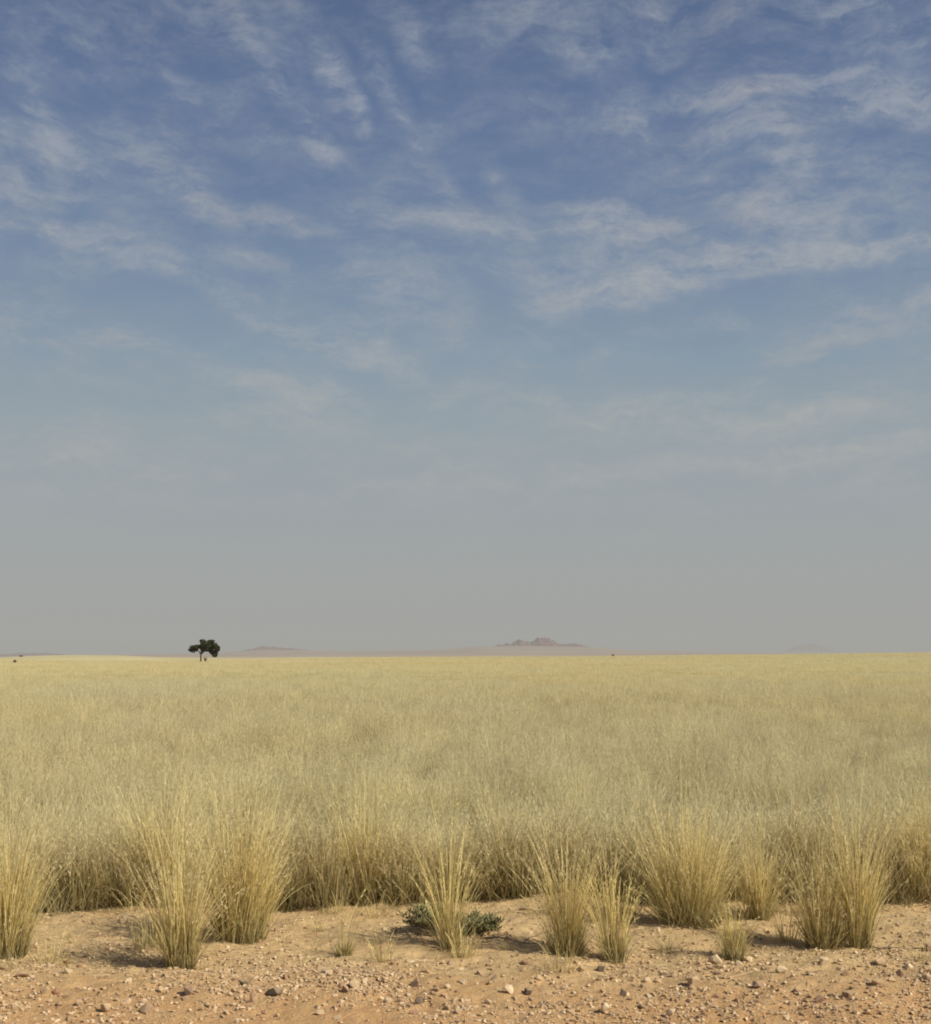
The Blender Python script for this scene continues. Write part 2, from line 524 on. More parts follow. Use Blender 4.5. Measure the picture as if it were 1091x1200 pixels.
def tuft(px, py, H, r, label, n=380, spread=0.45, curve=0.4, lean=(0.05, 0), leaves=200, leaf_h=0.35, plume=0.7,
         mat=None, ell=1.0, group='grass tufts along the roadside', name='grass_tuft', hvar=0.5, leaf_mat=None, w=0.0019, m=10,
         stray=0, cat_='grass tuft'):
    x, y, z = ground_at(px, py)
    e = empty(name, (x, y, z), label, cat_, group)
    if name == 'grass_tuft': r *= 0.85
    nb = max(2, min(12, n // 45)) if n > 40 else 1
    n = int(n * (0.78 if name == 'grass_tuft' else 1))
    Ps = []; parts = []; spread *= 1.1
    for b_ in range(nb):
        ab = b_ * 2.4 + rng.uniform(0, 1.4); qb = r * 0.85 * math.sqrt(rng.uniform(0, 1)) if nb > 1 else 0.0
        hb = H * rng.uniform(0.62, 1.22)
        lb = (lean[0] + math.cos(ab) * qb / r * spread * 0.42 + rng.normal(0, .11), lean[1] + math.sin(ab) * qb / r * spread * 0.30 + rng.normal(0, .06))
        P, sd, wv, tw = stalks(max(6, int(n / nb * rng.uniform(.45, 1.6))), hb, r * (0.42 if nb > 1 else 1), spread * rng.uniform(.35, 1.0), 7, w, curve, lb, hvar, ell=ell)
        P[:, :, 0] += math.cos(ab) * qb; P[:, :, 1] += math.sin(ab) * qb
        Ps.append(P); parts.append(strips(P, sd, wv, tw))
    if nb > 1:   # a few flowering stalks that stand well clear of the rest
        P, sd, wv, tw = stalks(max(8, n // 11), H * (1.36 if name == 'grass_tuft' else 1.18), r * .8, spread * 0.75, 7, w * .9, curve * .8, lean, 0.35, ell=ell, core=.8)
        Ps.append(P); parts.append(strips(P, sd, wv, tw))
    P = np.concatenate(Ps)
    if stray:
        P2, s2, w2, t2 = stalks(stray, H * 0.8, r, 0.95, 7, w, 0.8, lean, 0.5, ell=ell)
        parts.append(strips(P2, s2, w2, t2))
    few = n < 160
    if few:
        parts.append(plumes(P, plume, m, 0.03, 0.0016, 0.38))
    V, T, A = cat(parts)
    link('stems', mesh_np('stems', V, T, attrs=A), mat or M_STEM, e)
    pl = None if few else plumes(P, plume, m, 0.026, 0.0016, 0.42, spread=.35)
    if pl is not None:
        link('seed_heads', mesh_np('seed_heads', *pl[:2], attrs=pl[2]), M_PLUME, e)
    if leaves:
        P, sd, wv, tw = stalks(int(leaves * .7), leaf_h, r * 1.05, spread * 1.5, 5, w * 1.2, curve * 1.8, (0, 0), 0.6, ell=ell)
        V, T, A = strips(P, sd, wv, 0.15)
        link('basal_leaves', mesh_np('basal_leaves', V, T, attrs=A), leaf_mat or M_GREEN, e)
    return e


# ---- tufts standing on the open verge, left to right
tuft(8, 1122, 0.80, 0.11, 'tall straw tuft cut by the left edge of the picture', 460, 0.42, lean=(0.07, 0), leaves=240, stray=25)
tuft(213, 1131, 0.76, 0.07, 'slender yellow tuft in front of the largest left tuft, its shadow on bare sand', 330, 0.40, lean=(0.05, 0), leaves=150, stray=12)
tuft(282, 1102, 0.84, 0.155, 'broad bright yellow tuft, thickest on the left side of the verge', 980, 0.42, lean=(0.03, 0), leaves=340, leaf_h=.42, plume=.85, stray=30)
tuft(404, 1121, 0.56, 0.04, 'small green-based tuft with a few stalks leaning right', 38, 0.35, lean=(0.42, 0), leaves=240, leaf_h=0.13, plume=.4, w=.0015)
tuft(528, 1114, 0.84, 0.055, 'thin upright tuft rising in front of the olive shrub', 190, 0.62, lean=(0.0, 0), leaves=110, leaf_h=.3, stray=26, plume=.6)
tuft(664, 1118, 0.72, 0.10, 'fanned tuft with a dense green foot and open top, right of the olive shrub', 240, 0.60, lean=(-0.02, 0), leaves=330, leaf_h=0.27, stray=26)
tuft(721, 1129, 0.64, 0.065, 'narrow tuft with stalks arching left, beside the fanned tuft', 130, 0.42, lean=(-0.10, 0), leaves=150, leaf_h=.26, stray=10)
tuft(806, 1084, 0.76, 0.19, 'widest tuft on the verge, dense and golden, dark shadow hollow at its left foot', 1300, 0.62, lean=(0.02, 0), leaves=520, leaf_h=0.42, plume=.8, stray=40)
tuft(889, 1075, 0.76, 0.10, 'mid sized tuft just behind and right of the widest golden tuft', 340, 0.5, lean=(0.10, 0), leaves=200, leaf_h=.36, stray=14)
tuft(861, 1126, 0.52, 0.07, 'short pale tuft in front of the widest golden tuft, by the stones', 90, 0.38, lean=(-0.04, 0), leaves=220, leaf_h=0.23, plume=.25, stray=6)
tuft(966, 1112, 0.66, 0.10, 'left tuft of the close pair near the right edge, stiff stalks at its foot', 330, 0.50, lean=(-0.02, 0), leaves=330, leaf_h=0.33, stray=34)
tuft(1007, 1111, 0.92, 0.065, 'tall tuft, right one of the close pair near the right edge', 340, 0.34, lean=(0.0, 0), leaves=170, leaf_h=.28, stray=8)
# seedlings and thin little tufts
tuft(60, 1130, 0.26, 0.10, 'wispy seedling grass beside the tuft at the left edge', 26, 0.5, leaves=70, leaf_h=0.10, plume=.2, leaf_mat=M_STEM, name='grass_seedling', group='thin little grass plants on the verge', cat_='seedling grass')
tuft(448, 1129, 0.22, 0.05, 'few pale stalks standing alone between the small green-based tuft and the shrub', 22, 0.4, leaves=30, leaf_h=0.08, plume=.2, leaf_mat=M_STEM, name='grass_seedling', group='thin little grass plants on the verge', cat_='seedling grass')
tuft(545, 1122, 0.18, 0.06, 'low dry wisp of grass at the foot of the thin upright tuft', 30, 0.8, leaves=60, leaf_h=0.09, plume=.1, leaf_mat=M_STEM, name='grass_seedling', group='thin little grass plants on the verge', cat_='seedling grass')
tuft(372, 1092, 0.14, 0.06, 'low grey-green sprig on the sand right of the broad bright yellow tuft', 10, 0.8, leaves=70, leaf_h=0.06, plume=.1, name='grass_seedling', group='thin little grass plants on the verge', cat_='seedling grass')
tuft(180, 1112, 0.24, 0.10, 'low grey-green leafy grass left of the slender yellow tuft, mostly in its shadow', 40, 0.7, leaves=150, leaf_h=0.16, plume=.1, name='grass_seedling', group='thin little grass plants on the verge', cat_='seedling grass')
tuft(925, 1104, 0.28, 0.07, 'thin splayed stalks on the sand left of the close pair', 34, 0.9, leaves=40, leaf_h=0.10, plume=.1, leaf_mat=M_STEM, name='grass_seedling', group='thin little grass plants on the verge', cat_='seedling grass')

# ---- tussocks along the edge of the tall grass
EDGE = [
    # px, py, H, r, n, spread, lean, label
    (35, 1062, 0.58, 0.17, 480, 0.5, 0.0, 'pale tussock at the field edge behind the leftmost tuft'),
    (92, 1061, 0.56, 0.20, 620, 0.5, 0.02, 'dark olive tussock at the field edge, second from the left'),
    (143, 1059, 0.50, 0.17, 460, 0.6, 0.0, 'low brownish tussock with deep shade at its foot, at the field edge'),
    (190, 1056, 0.96, 0.17, 560, 0.62, 0.02, 'tallest plumed tussock at the field edge, standing over its neighbours on the left'),
    (330, 1056, 0.70, 0.17, 460, 0.5, 0.06, 'tussock at the field edge right behind the broad bright yellow tuft'),
    (378, 1056, 0.56, 0.17, 440, 0.5, 0.0, 'even brown tussock at the field edge, next right after the broad yellow tuft'),
    (429, 1057, 0.86, 0.13, 300, 0.42, 0.06, 'thin tall tussock with long separate stalks at the field edge left of the olive shrub'),
    (474, 1054, 0.54, 0.16, 420, 0.5, 0.0, 'tussock at the field edge directly behind the left end of the olive shrub'),
    (530, 1050, 0.56, 0.16, 420, 0.5, 0.0, 'tussock at the field edge behind the thin upright tuft'),
    (588, 1049, 0.64, 0.20, 620, 0.5, 0.0, 'dark olive tussock at the field edge behind the right end of the olive shrub'),
    (650, 1045, 0.58, 0.17, 420, 0.5, 0.0, 'tussock on the small sand bank behind the fanned tuft'),
    (710, 1050, 0.60, 0.17, 440, 0.5, 0.0, 'tussock at the field edge behind the narrow left-arching tuft'),
    (762, 1052, 0.72, 0.17, 480, 0.5, -0.03, 'tussock at the field edge left of and behind the widest golden tuft'),
    (842, 1049, 0.60, 0.17, 420, 0.5, 0.0, 'tussock at the field edge hidden low down by the widest golden tuft'),
    (930, 1052, 0.74, 0.17, 520, 0.5, 0.02, 'greyish brown tussock at the field edge in the gap left of the close pair'),
    (985, 1050, 0.66, 0.17, 460, 0.5, 0.0, 'tussock at the field edge behind the close pair'),
    (1042, 1052, 0.64, 0.18, 520, 0.5, 0.0, 'shaded green tussock at the field edge, second from the right'),
    (1086, 1050, 0.84, 0.20, 620, 0.55, -0.06, 'yellow topped tussock at the field edge cut by the right edge of the picture'),
]
for (px, py, H, r, n, sp, ln, lb) in EDGE:
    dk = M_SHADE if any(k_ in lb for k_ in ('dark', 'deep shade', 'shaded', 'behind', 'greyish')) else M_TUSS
    tall = 'tallest' in lb or 'thin tall' in lb or 'yellow topped' in lb
    tuft(px, py, H, r, lb, int(n * 1.25), sp, 0.5, (ln, 0), leaves=int(n * 1.2), leaf_h=H * 0.72, plume=0.8, mat=M_STEM if tall else dk, leaf_mat=dk,
         group='tussocks along the edge of the tall grass', name='grass_tussock', m=12, cat_='tussock', stray=12)


# ---- low sprigs that straggle out from the field edge
sprigs = []
for k_ in range(7):
    P, sd, wv, tw = stalks(16 + 5 * k_, 0.10 + 0.03 * k_, 0.03 + 0.006 * k_, 0.9, 4, 0.0014, 0.7, (rng.normal(0, .15), 0), 0.7)
    V, T, A = strips(P, sd, wv, 0.3)
    me = mesh_np('grass_sprig', V, T, attrs=A); me.materials.append((M_STEM, M_GREEN, M_TUSS)[k_ % 3]); sprigs.append(me)
for k_ in range(64):
    px_ = rng.uniform(-10, 1100); py_ = 1058 + abs(rng.normal(0, 1)) * 10 if k_ < 44 else rng.uniform(1066, 1140)
    o = bpy.data.objects.new('grass_sprig', sprigs[int(rng.integers(0, 7))]); COL.objects.link(o)
    o.location = ground_at(px_, py_); o.rotation_euler = (0, 0, rng.uniform(0, 6.28))
    tag(o, 'low dry sprig of grass growing on the sandy verge', 'grass sprig', 'low dry sprigs scattered over the verge')

# ---- the grass plain itself: nobody could count it
def scatter(protos, pts, smin, smax, rs):
    out = []
    which = rs.integers(0, len(protos), len(pts))
    for k, (V, T, A) in enumerate(protos):
        Pk = pts[which == k]; m = len(Pk)
        if m == 0: continue
        a = rs.uniform(0, 2 * PI, m); s = rs.uniform(smin, smax, m)
        sz = s * (1 + 0.45 * fbm(Pk[:, 0] * 0.6, Pk[:, 1] * 0.35, 3, 77)) * rs.uniform(.85, 1.15, m)
        ca, sa = np.cos(a) * s, np.sin(a) * s
        W = np.empty((m, len(V), 3), dtype=np.float32)
        # keep the wind lean: rotate only the roots' footprint partly
        W[:, :, 0] = V[None, :, 0] * ca[:, None] - V[None, :, 1] * sa[:, None] + Pk[:, 0:1] + 0.10 * (V[None, :, 2] ** 2)
        W[:, :, 1] = V[None, :, 0] * sa[:, None] + V[None, :, 1] * ca[:, None] + Pk[:, 1:2]
        W[:, :, 2] = V[None, :, 2] * sz[:, None] + Pk[:, 2:3]
        Tt = (T[None] + (np.arange(m) * len(V))[:, None, None]).reshape(-1, 3)
        rr = np.mod(A['rnd'][None] + rs.uniform(0, 1, (m, 1)), 1.0).ravel()
        out.append((W.reshape(-1, 3), Tt, {'t': np.tile(A['t'], m), 'rnd': rr}))
    return cat(out)


def zone(y0, y1, dens, margin, rs):
    """random points in the wedge the photo takes in, with a margin on both sides"""
    A = 0.40
    wmax = A * y1 + margin
    n = int(dens * (y1 - y0) * 2 * wmax)
    x = rs.uniform(-wmax, wmax, n); y = rs.uniform(y0, y1, n)
    ok = (np.abs(x) < A * y + margin) & (y > edge_y(x) + 0.22)
    x, y = x[ok], y[ok]
    return np.stack([x, y, height(x, y)], -1)


def proto(H, r, n, seg, w, spread, m, pl, ln, pw, curve=0.5):
    P, sd, wv, tw = stalks(n, H, r, spread, seg, w, curve, (0.0, 0), 0.5)
    parts = [strips(P, sd, wv, tw)]
    if m: parts.append(plumes(P, pl, m, ln, pw, 0.5, spread=0.32))
    return cat(parts)


rs = np.random.default_rng(5)
zones = []
pr = [proto(0.54, 0.14, 95, 4, 0.0014, 0.62, 8, 0.75, 0.03, 0.0014) for _ in range(7)]
zones.append(scatter(pr, zone(8.5, 15, 9.0, 3.2, rs), 0.8, 1.15, rs))
fx = rs.uniform(3.15, 6.4, 150) * rs.choice([-1, 1], 150); fy = edge_y(fx) + rs.uniform(0.0, 0.8, 150)
zones.append(scatter(pr, np.stack([fx, fy, height(fx, fy)], -1), 0.9, 1.25, rs))
pr = [proto(0.50, 0.18, 70, 3, 0.0017, 0.62, 6, 0.7, 0.04, 0.0019) for _ in range(6)]
zones.append(scatter(pr, zone(15, 32, 7.0, 4, rs), 0.8, 1.2, rs))
pr = [proto(0.46, 0.30, 46, 2, 0.0026, 0.6, 4, 0.8, 0.05, 0.0030) for _ in range(6)]
zones.append(scatter(pr, zone(32, 75, 3.2, 6, rs), 0.8, 1.25, rs))
pr = [proto(0.38, 0.65, 34, 1, 0.0045, 0.5, 2, 0.9, 0.05, 0.0055) for _ in range(6)]
zones.append(scatter(pr, zone(75, 190, 1.3, 6, rs), 0.75, 1.15, rs))
pr = [proto(0.34, 1.6, 24, 1, 0.018, 0.6, 2, 0.9, 0.10, 0.022) for _ in range(6)]
zones.append(scatter(pr, zone(190, 480, 0.16, 12, rs), 0.7, 1.1, rs))
V, T, A = cat(zones)
print('field triangles', len(T))
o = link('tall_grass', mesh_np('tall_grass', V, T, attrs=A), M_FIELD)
tag(o, 'pale feathery grass covering the whole plain to the horizon', 'grass', kind='stuff')
del V, T, A, zones

# ---- fallen straws and litter on the verge
n = 2600
x = rng.uniform(-4.2, 4.2, n); y = 6.5 + 2.0 * rng.uniform(0, 1, n) ** 0.8
z = height(x, y) + 0.004
a = rng.normal(0, 0.9, n); L = rng.uniform(0.02, 0.12, n) * (1 + 1.2 * (rng.uniform(0, 1, n) > .93))
P = np.zeros((n, 3, 3))
for k, f in enumerate((-0.5, 0, 0.5)):
    P[:, k, 0] = x + np.cos(a) * L * f; P[:, k, 1] = y + np.sin(a) * L * f + (0.06 * L if k == 1 else 0)
    P[:, k, 2] = height(P[:, k, 0], P[:, k, 1]) + 0.005 + (rng.uniform(0, .008, n))
sd = np.stack([-np.sin(a), np.cos(a), np.full(n, 0.5)], -1)
V, T, A = strips(P, sd, rng.uniform(0.0006, 0.0014, n), 0.6)
o = link('straw_litter', mesh_np('straw_litter', V, T, attrs=A), M_DEAD)
tag(o, 'broken dry straws strewn over the sandy verge', 'litter', kind='stuff')


# ------------------------------------------------------------------ stones
def hull(npts, sx, sy, sz, rs, bev=0.08):
    bm = bmesh.new()
    for _ in range(npts):
        v = rs.normal(0, 1, 3); v /= np.linalg.norm(v)
        v = v * rs.uniform(0.82, 1.0)
        bm.verts.new((v[0] * sx, v[1] * sy, v[2] * sz))
    res = bmesh.ops.convex_hull(bm, input=bm.verts)
    junk = [e for e in res['geom_interior'] + res['geom_unused'] if isinstance(e, bmesh.types.BMVert)]
    junk = list(set(junk))
    if junk: bmesh.ops.delete(bm, geom=junk, context='VERTS')
    if bev:
        bmesh.ops.bevel(bm, geom=list(bm.edges), offset=bev * min(sx, sy, sz), segments=1, profile=0.6, affect='EDGES', clamp_overlap=True)
    bmesh.ops.recalc_face_normals(bm, faces=bm.faces)
    return bm


def stone_mesh(sx, sy, sz, rs, npts=14):
    bm = hull(npts, sx, sy, sz, rs, 0.22)
    me = bpy.data.meshes.new('stone'); bm.to_mesh(me); bm.free()
    return me


def place_stone(px, py, wpx, hpx, mat, label, group=None):
    x, y, z = ground_at(px, py)
    s = y / F
    sx = wpx * s / 2; sz = hpx * s / 2 * 1.25; sy = sx * 0.8
    me = stone_mesh(sx, sy, sz, rng, 16)
    me.materials.append(mat)
    o = bpy.data.objects.new('stone', me); COL.objects.link(o)
    o.location = (x, y, z + sz * 0.45); o.rotation_euler = (0, random.uniform(-.15, .15), random.uniform(-.5, .5))
    tag(o, label, 'stone', group)


NAMED = [
    (322, 1166, 24, 13, M_GREY, 'dark grey flat stone, the darkest and largest stone on the left part of the gravel'),
    (296, 1168, 8, 15, M_BROWN, 'small upright brown stone just left of the dark grey flat stone'),
    (286, 1155, 13, 9, M_GREY, 'small dark stone above and left of the dark grey flat stone'),
    (124, 1186, 15, 12, M_BUFF, 'buff stone with a dark left face near the lower left, level with the rust stone'),
    (171, 1187, 18, 11, M_BROWN, 'rusty brown stone near the lower left'),
    (150, 1176, 9, 8, M_PALE, 'small cream stone between the buff and the rusty brown stones'),
    (93, 1179, 12, 10, M_BUFF, 'round buff stone left of the dark faced buff stone'),
    (53, 1165, 14, 11, M_BUFF, 'tan block with a dark shaded side on the far left gravel'),
    (26, 1145, 18, 8, M_BROWN, 'flat brown stone by the foot of the leftmost tuft'),
    (80, 1140, 12, 8, M_PALE, 'pale yellowish stone beside the wispy seedling grass'),
    (222, 1164, 18, 11, M_BROWN, 'pinkish brown stone left of the middle of the left gravel'),
    (384, 1143, 17, 11, M_PALE, 'cream block standing out at the top of the gravel left of centre'),
    (405, 1163, 13, 10, M_BROWN, 'dark brown stone in front of a buff boulder left of centre'),
    (414, 1159, 19, 13, M_BUFF, 'rounded buff boulder behind the dark brown stone'),
    (487, 1156, 15, 12, M_BROWN, 'brown split stone in the middle of the gravel'),
    (493, 1177, 13, 11, M_GREY, 'round grey stone below the brown split stone'),
    (521, 1169, 10, 6, M_RUST, 'small reddish stone right of the round grey stone'),
    (455, 1176, 11, 8, M_PALE, 'little whitish stone left of the round grey stone'),
    (595, 1162, 15, 12, M_PALE, 'palest stone, near white, right of centre'),
    (618, 1166, 13, 10, M_GREY, 'angular dark stone right of the palest stone'),
    (708, 1187, 13, 14, M_PALE, 'cream wedge standing near the bottom edge, right of centre'),
    (704, 1139, 12, 11, M_GREY, 'dark stone against the foot of the narrow left-arching tuft'),
    (729, 1168, 11, 11, M_GREY, 'small charcoal stone alone on the smooth dirt'),
    (811, 1155, 24, 14, M_BUFF, 'large buff stone with a dark left end below the short pale tuft'),
    (839, 1131, 19, 13, M_PALE, 'pale boulder just left of the short pale tuft'),
    (876, 1127, 13, 8, M_PALE, 'pale flat stone just right of the short pale tuft'),
    (888, 1157, 19, 9, M_BROWN, 'flat dark brown stone right of the large buff stone'),
    (916, 1141, 17, 10, M_PALE, 'cream stone halfway between the short tuft and the close pair'),
    (965, 1128, 15, 14, M_PALE, 'tall pale block right under the close pair of tufts'),
    (1032, 1130, 15, 11, M_BUFF, 'buff block right of the close pair of tufts'),
    (992, 1171, 14, 12, M_BROWN, 'dark faced stone on the smooth dirt lower right'),
    (960, 1175, 14, 10, M_RUST, 'orange rounded stone left of the dark faced stone'),
    (1087, 1115, 15, 12, M_BROWN, 'purplish brown stone at the right edge in a tuft shadow'),
    (1065, 1134, 14, 9, M_PALE, 'pale stone near the right edge of the gravel'),
    (1055, 1145, 12, 10, M_BROWN, 'brown stone near the right edge, touching pale ones'),
    (1086, 1150, 14, 11, M_BUFF, 'buff stone at the right edge of the gravel'),
    (1028, 1153, 15, 8, M_BUFF, 'flattish tan stone below the buff block on the right'),
    (786, 1192, 13, 12, M_PALE, 'cream round stone near the bottom edge, lower right'),
    (1017, 1187, 10, 8, M_BUFF, 'small tan stone near the bottom edge on the right'),
    (625, 1049, 14, 9, M_RUST, 'reddish stone on top of the small sand bank at the field edge'),
]
for a_ in NAMED: place_stone(*a_)

# the rest of the larger stones: a few kinds, copied one by one
kinds = [(M_BUFF, 'small buff stone scattered in the roadside gravel', 'small buff stones in the gravel', 95),
         (M_BROWN, 'small dark brown stone scattered in the roadside gravel', 'small dark brown stones in the gravel', 55),
         (M_PALE, 'small cream stone scattered in the roadside gravel', 'small cream stones in the gravel', 60),
         (M_RUST, 'small reddish stone scattered in the roadside gravel', 'small reddish stones in the gravel', 40)]
def band_point(rs):
    while True:
        px = rs.uniform(-30, 1121)
        py = 1128 + abs(rs.normal(0, 1)) * 24 if rs.uniform() < .8 else rs.uniform(1062, 1200)
        if 1055 < py < 1199: return px, py
taken = [(a_[0], a_[1]) for a_ in NAMED]
for mat, lb, gr, cnt in kinds:
    protos = []
    for _ in range(8):
        me = stone_mesh(1, rng.uniform(.6, .9), rng.uniform(.5, .8), rng, 13); me.materials.append(mat)
        protos.append(me)
    first = []
    for i in range(cnt):
        for _try in range(40):
            px, py = band_point(rng)
            if all((px - a) ** 2 + ((py - b) * 1.6) ** 2 > 150 for a, b in taken): break
        taken.append((px, py))
        x, y, z = ground_at(px, py)
        s = (0.012 + 0.020 * rng.uniform() ** 1.8)
        if len(first) < 8:
            o = bpy.data.objects.new('stone', protos[i]); tag(o, lb, 'stone', gr); first.append(o)
        else:
            o = first[int(rng.integers(0, 8))].copy()
        COL.objects.link(o)
        o.scale = (s, s, s); o.location = (x, y, z + s * 0.18)
        o.rotation_euler = (rng.uniform(-.4, .4), rng.uniform(-.4, .4), rng.uniform(0, 6.28))

# fine gravel
def gravel():
    rs = np.random.default_rng(9)
    protos = []
    for _ in range(10):
        bm = hull(9, 1, rs.uniform(.6, 1), rs.uniform(.45, .8), rs, 0)
        bmesh.ops.triangulate(bm, faces=bm.faces)
        bm.verts.index_update()
        V = np.array([v.co[:] for v in bm.verts]); T = np.array([[v.index for v in f.verts] for f in bm.faces]); bm.free()
        protos.append((V, T))
    N = 125000
    x = rs.uniform(-4.9, 4.9, N)
    y = np.where(rs.uniform(0, 1, N) < 0.5, 6.35 + rs.normal(0, 0.36, N), rs.uniform(4.7, 8.7, N))
    cl = fbm(x * 1.7, y * 1.7, 3, 91)
    ok = (rs.uniform(-0.5, 0.45, N) < cl * 1.3 + 0.05) & (y > 4.6)
    x, y = x[ok], y[ok]; N = len(x)
    s = 0.0028 + 0.0145 * rs.uniform(0, 1, N) ** 4.2
    z = height(x, y) + s * 0.25
    which = rs.integers(0, 10, N); out = {k: [] for k in range(3)}
    tint = rs.choice(3, N, p=[.5, .14, .36])
    for k, (V, T) in enumerate(protos):
        for c in range(3):
            q = np.where((which == k) & (tint == c))[0]
            a = rs.uniform(0, 6.28, len(q)); ca, sa = np.cos(a), np.sin(a)
            W = np.empty((len(q), len(V), 3))
            W[..., 0] = (V[None, :, 0] * ca[:, None] - V[None, :, 1] * sa[:, None]) * s[q, None] + x[q, None]
            W[..., 1] = (V[None, :, 0] * sa[:, None] + V[None, :, 1] * ca[:, None]) * s[q, None] + y[q, None]
            W[..., 2] = V[None, :, 2] * s[q, None] + z[q, None]
            Tt = (T[None] + (np.arange(len(q)) * len(V))[:, None, None]).reshape(-1, 3)
            out[c].append((W.reshape(-1, 3), Tt, {'t': np.zeros(W.shape[0] * W.shape[1]), 'rnd': np.repeat(rs.uniform(0, 1, len(q)), len(V))}))
    cs = [cat(out[c]) for c in range(3)]
    nT = [len(c[1]) for c in cs]
    V, T, A = cat(cs)
    me = mesh_np('gravel', V, T, attrs=A)
    for m_ in (M_BUFF, M_BROWN, M_PALE): me.materials.append(m_)
    mi = np.concatenate([np.full(nT[c], c) for c in range(3)]).astype(np.int32)
    me.polygons.foreach_set('material_index', mi)
    o = bpy.data.objects.new('gravel', me); COL.objects.link(o)
    tag(o, 'fine gravel and grit strewn along the edge of the dirt road', 'gravel', kind='stuff')


gravel()


# ------------------------------------------------------------------ little green shrubs
def tube(bm, pts, rads, sides=6):
    rings = []
    for i, (p, r) in enumerate(zip(pts, rads)):
        a = pts[max(0, i - 1)]; b = pts[min(len(pts) - 1, i + 1)]
        d = (Vector(b) - Vector(a)).normalized()
        u = d.cross(Vector((0.31, 0.87, 0.12))).normalized(); v = d.cross(u)
        rings.append([bm.verts.new(Vector(p) + (u * math.cos(2 * PI * k / sides) + v * math.sin(2 * PI * k / sides)) * r) for k in range(sides)])
    for A_, B_ in zip(rings, rings[1:]):
        for k in range(sides):
            bm.faces.new((A_[k], A_[(k + 1) % sides], B_[(k + 1) % sides], B_[k]))
    bm.faces.new(rings[0][::-1]); bm.faces.new(rings[-1])


def bm_obj(name, bm, mat, parent=None, smooth=True):
    me = bpy.data.meshes.new(name); bmesh.ops.recalc_face_normals(bm, faces=bm.faces)
    for f in bm.faces: f.smooth = smooth
    bm.to_mesh(me); bm.free()
    return link(name, me, mat, parent)


def shrub(px, py, wm, hm, label, n, seed, leafL=0.04):
    r_ = random.Random(seed)
    x, y, z = ground_at(px, py)
    e = empty('shrub', (x, y, z), label, 'shrub')
    bs = bmesh.new(); bl = bmesh.new()
    for i in range(n):
        a = r_.uniform(0, 2 * PI); q = r_.uniform(0.1, 1) ** .4
        tx, ty = math.cos(a) * q * wm / 2, math.sin(a) * q * wm * 0.35
        lobe = 1.0 if tx < -0.04 else 0.6
        tz = hm * lobe * (1 - 0.45 * q * q) * r_.uniform(0.4, 0.95) * (1 - 0.5 * max(0, 1 - abs(tx - .06) / .05))
        b0 = (tx * 0.25, ty * 0.25, -0.005); md = (tx * 0.65, ty * 0.65, tz * 0.5); tp = (tx, ty, tz)
        tube(bs, [b0, md, tp], [0.0035, 0.0026, 0.0015], 5)
        for j in range(13):
            f = 0.25 + 0.8 * j / 13
            p = Vector(md).lerp(Vector(tp), max(0, min(1.05, (f - .3) / .7))) if f > .3 else Vector(b0).lerp(Vector(md), f / .3)
            aa = j * 2.4 + i; out = Vector((math.cos(aa) * .75, math.sin(aa) * .75, r_.uniform(0.5, 1.4))).normalized()
            L = leafL * r_.uniform(.6, 1.2)
            tube(bl, [p, p + out * L * .35, p + out * L * .8, p + out * L], [0.0015, 0.0045, 0.004, 0.001], 5)
    bm_obj('stems', bs, M_TWIG, e); bm_obj('leaves', bl, M_SUCC, e)


shrub(530, 1092, 0.58, 0.19, 'low dull olive shrub with stubby upright leaves round the thin upright tuft', 110, 1)


def twig(px, py, L, ang, label):
    x, y, z = ground_at(px, py)
    bm = bmesh.new(); pts = []
    for k in range(7):
        f = k / 6 - .5
        X = x + math.cos(ang) * L * f; Y = y + math.sin(ang) * L * f + 0.012 * math.sin(k * 1.9)
        pts.append((X - x, Y - y, float(height(X, Y)) + 0.008 + .006 * (k % 2) - z))
    tube(bm, pts, [0.0045, .004, .004, .0035, .003, .0025, .0015], 6)
    tube(bm, [pts[3], (pts[3][0] + .04, pts[3][1] + .03, pts[3][2] + .025), (pts[3][0] + .09, pts[3][1] + .04, pts[3][2] + .03)], [.003, .002, .001], 5)
    o = bm_obj('twig', bm, M_TWIG); o.location = (x, y, z)
    tag(o, label, 'twig')


twig(612, 1108, 0.42, -0.25, 'thin dark strip standing in for the stalk shadow left of the fanned tuft')  # dark line of the stalk shadow, modelled as a thin twig
twig(640, 1070, 0.34, -0.35, 'bent dark twig lying below the small sand bank')
twig(1040, 1113, 0.26, -0.2, 'short dark twig lying right of the close pair of tufts')

# ------------------------------------------------------------------ the lone tree
def canopy(cl, n, leaf, rs):
    """small leaf sprays filling lobes (centre, radii)"""
    Vs, Ts = [], []; o = 0
    vol = np.array([c[3] * c[4] * c[5] for c in cl]); vol = vol / vol.sum()
    for c, f in zip(cl, vol):
        m = int(n * f)
        d = rs.normal(0, 1, (m, 3)); d /= np.linalg.norm(d, axis=1, keepdims=True)
        q = rs.uniform(0, 1, (m, 1)) ** 0.45
        p = d * q * np.array(c[3:6]) + np.array(c[:3])
        # broken outline
        keep = np.array([mnoise.noise(Vector(v) * 1.5) for v in p]) > -0.30
        p = p[keep]; m = len(p)
        u = rs.normal(0, 1, (m, 3)); u /= np.linalg.norm(u, axis=1, keepdims=True)
        w = np.cross(u, rs.normal(0, 1, (m, 3))); w /= np.linalg.norm(w, axis=1, keepdims=True)
        s = leaf * rs.uniform(.5, 1.2, (m, 1))
        V = np.stack([p - u * s, p + w * s * .6, p + u * s, p - w * s * .6], 1).reshape(-1, 3)
        b = np.arange(m) * 4
        Vs.append(V); Ts.append(np.concatenate([np.stack([b, b + 1, b + 2], -1), np.stack([b, b + 2, b + 3], -1)]) + o); o += len(V)
    return np.concatenate(Vs), np.concatenate(Ts)


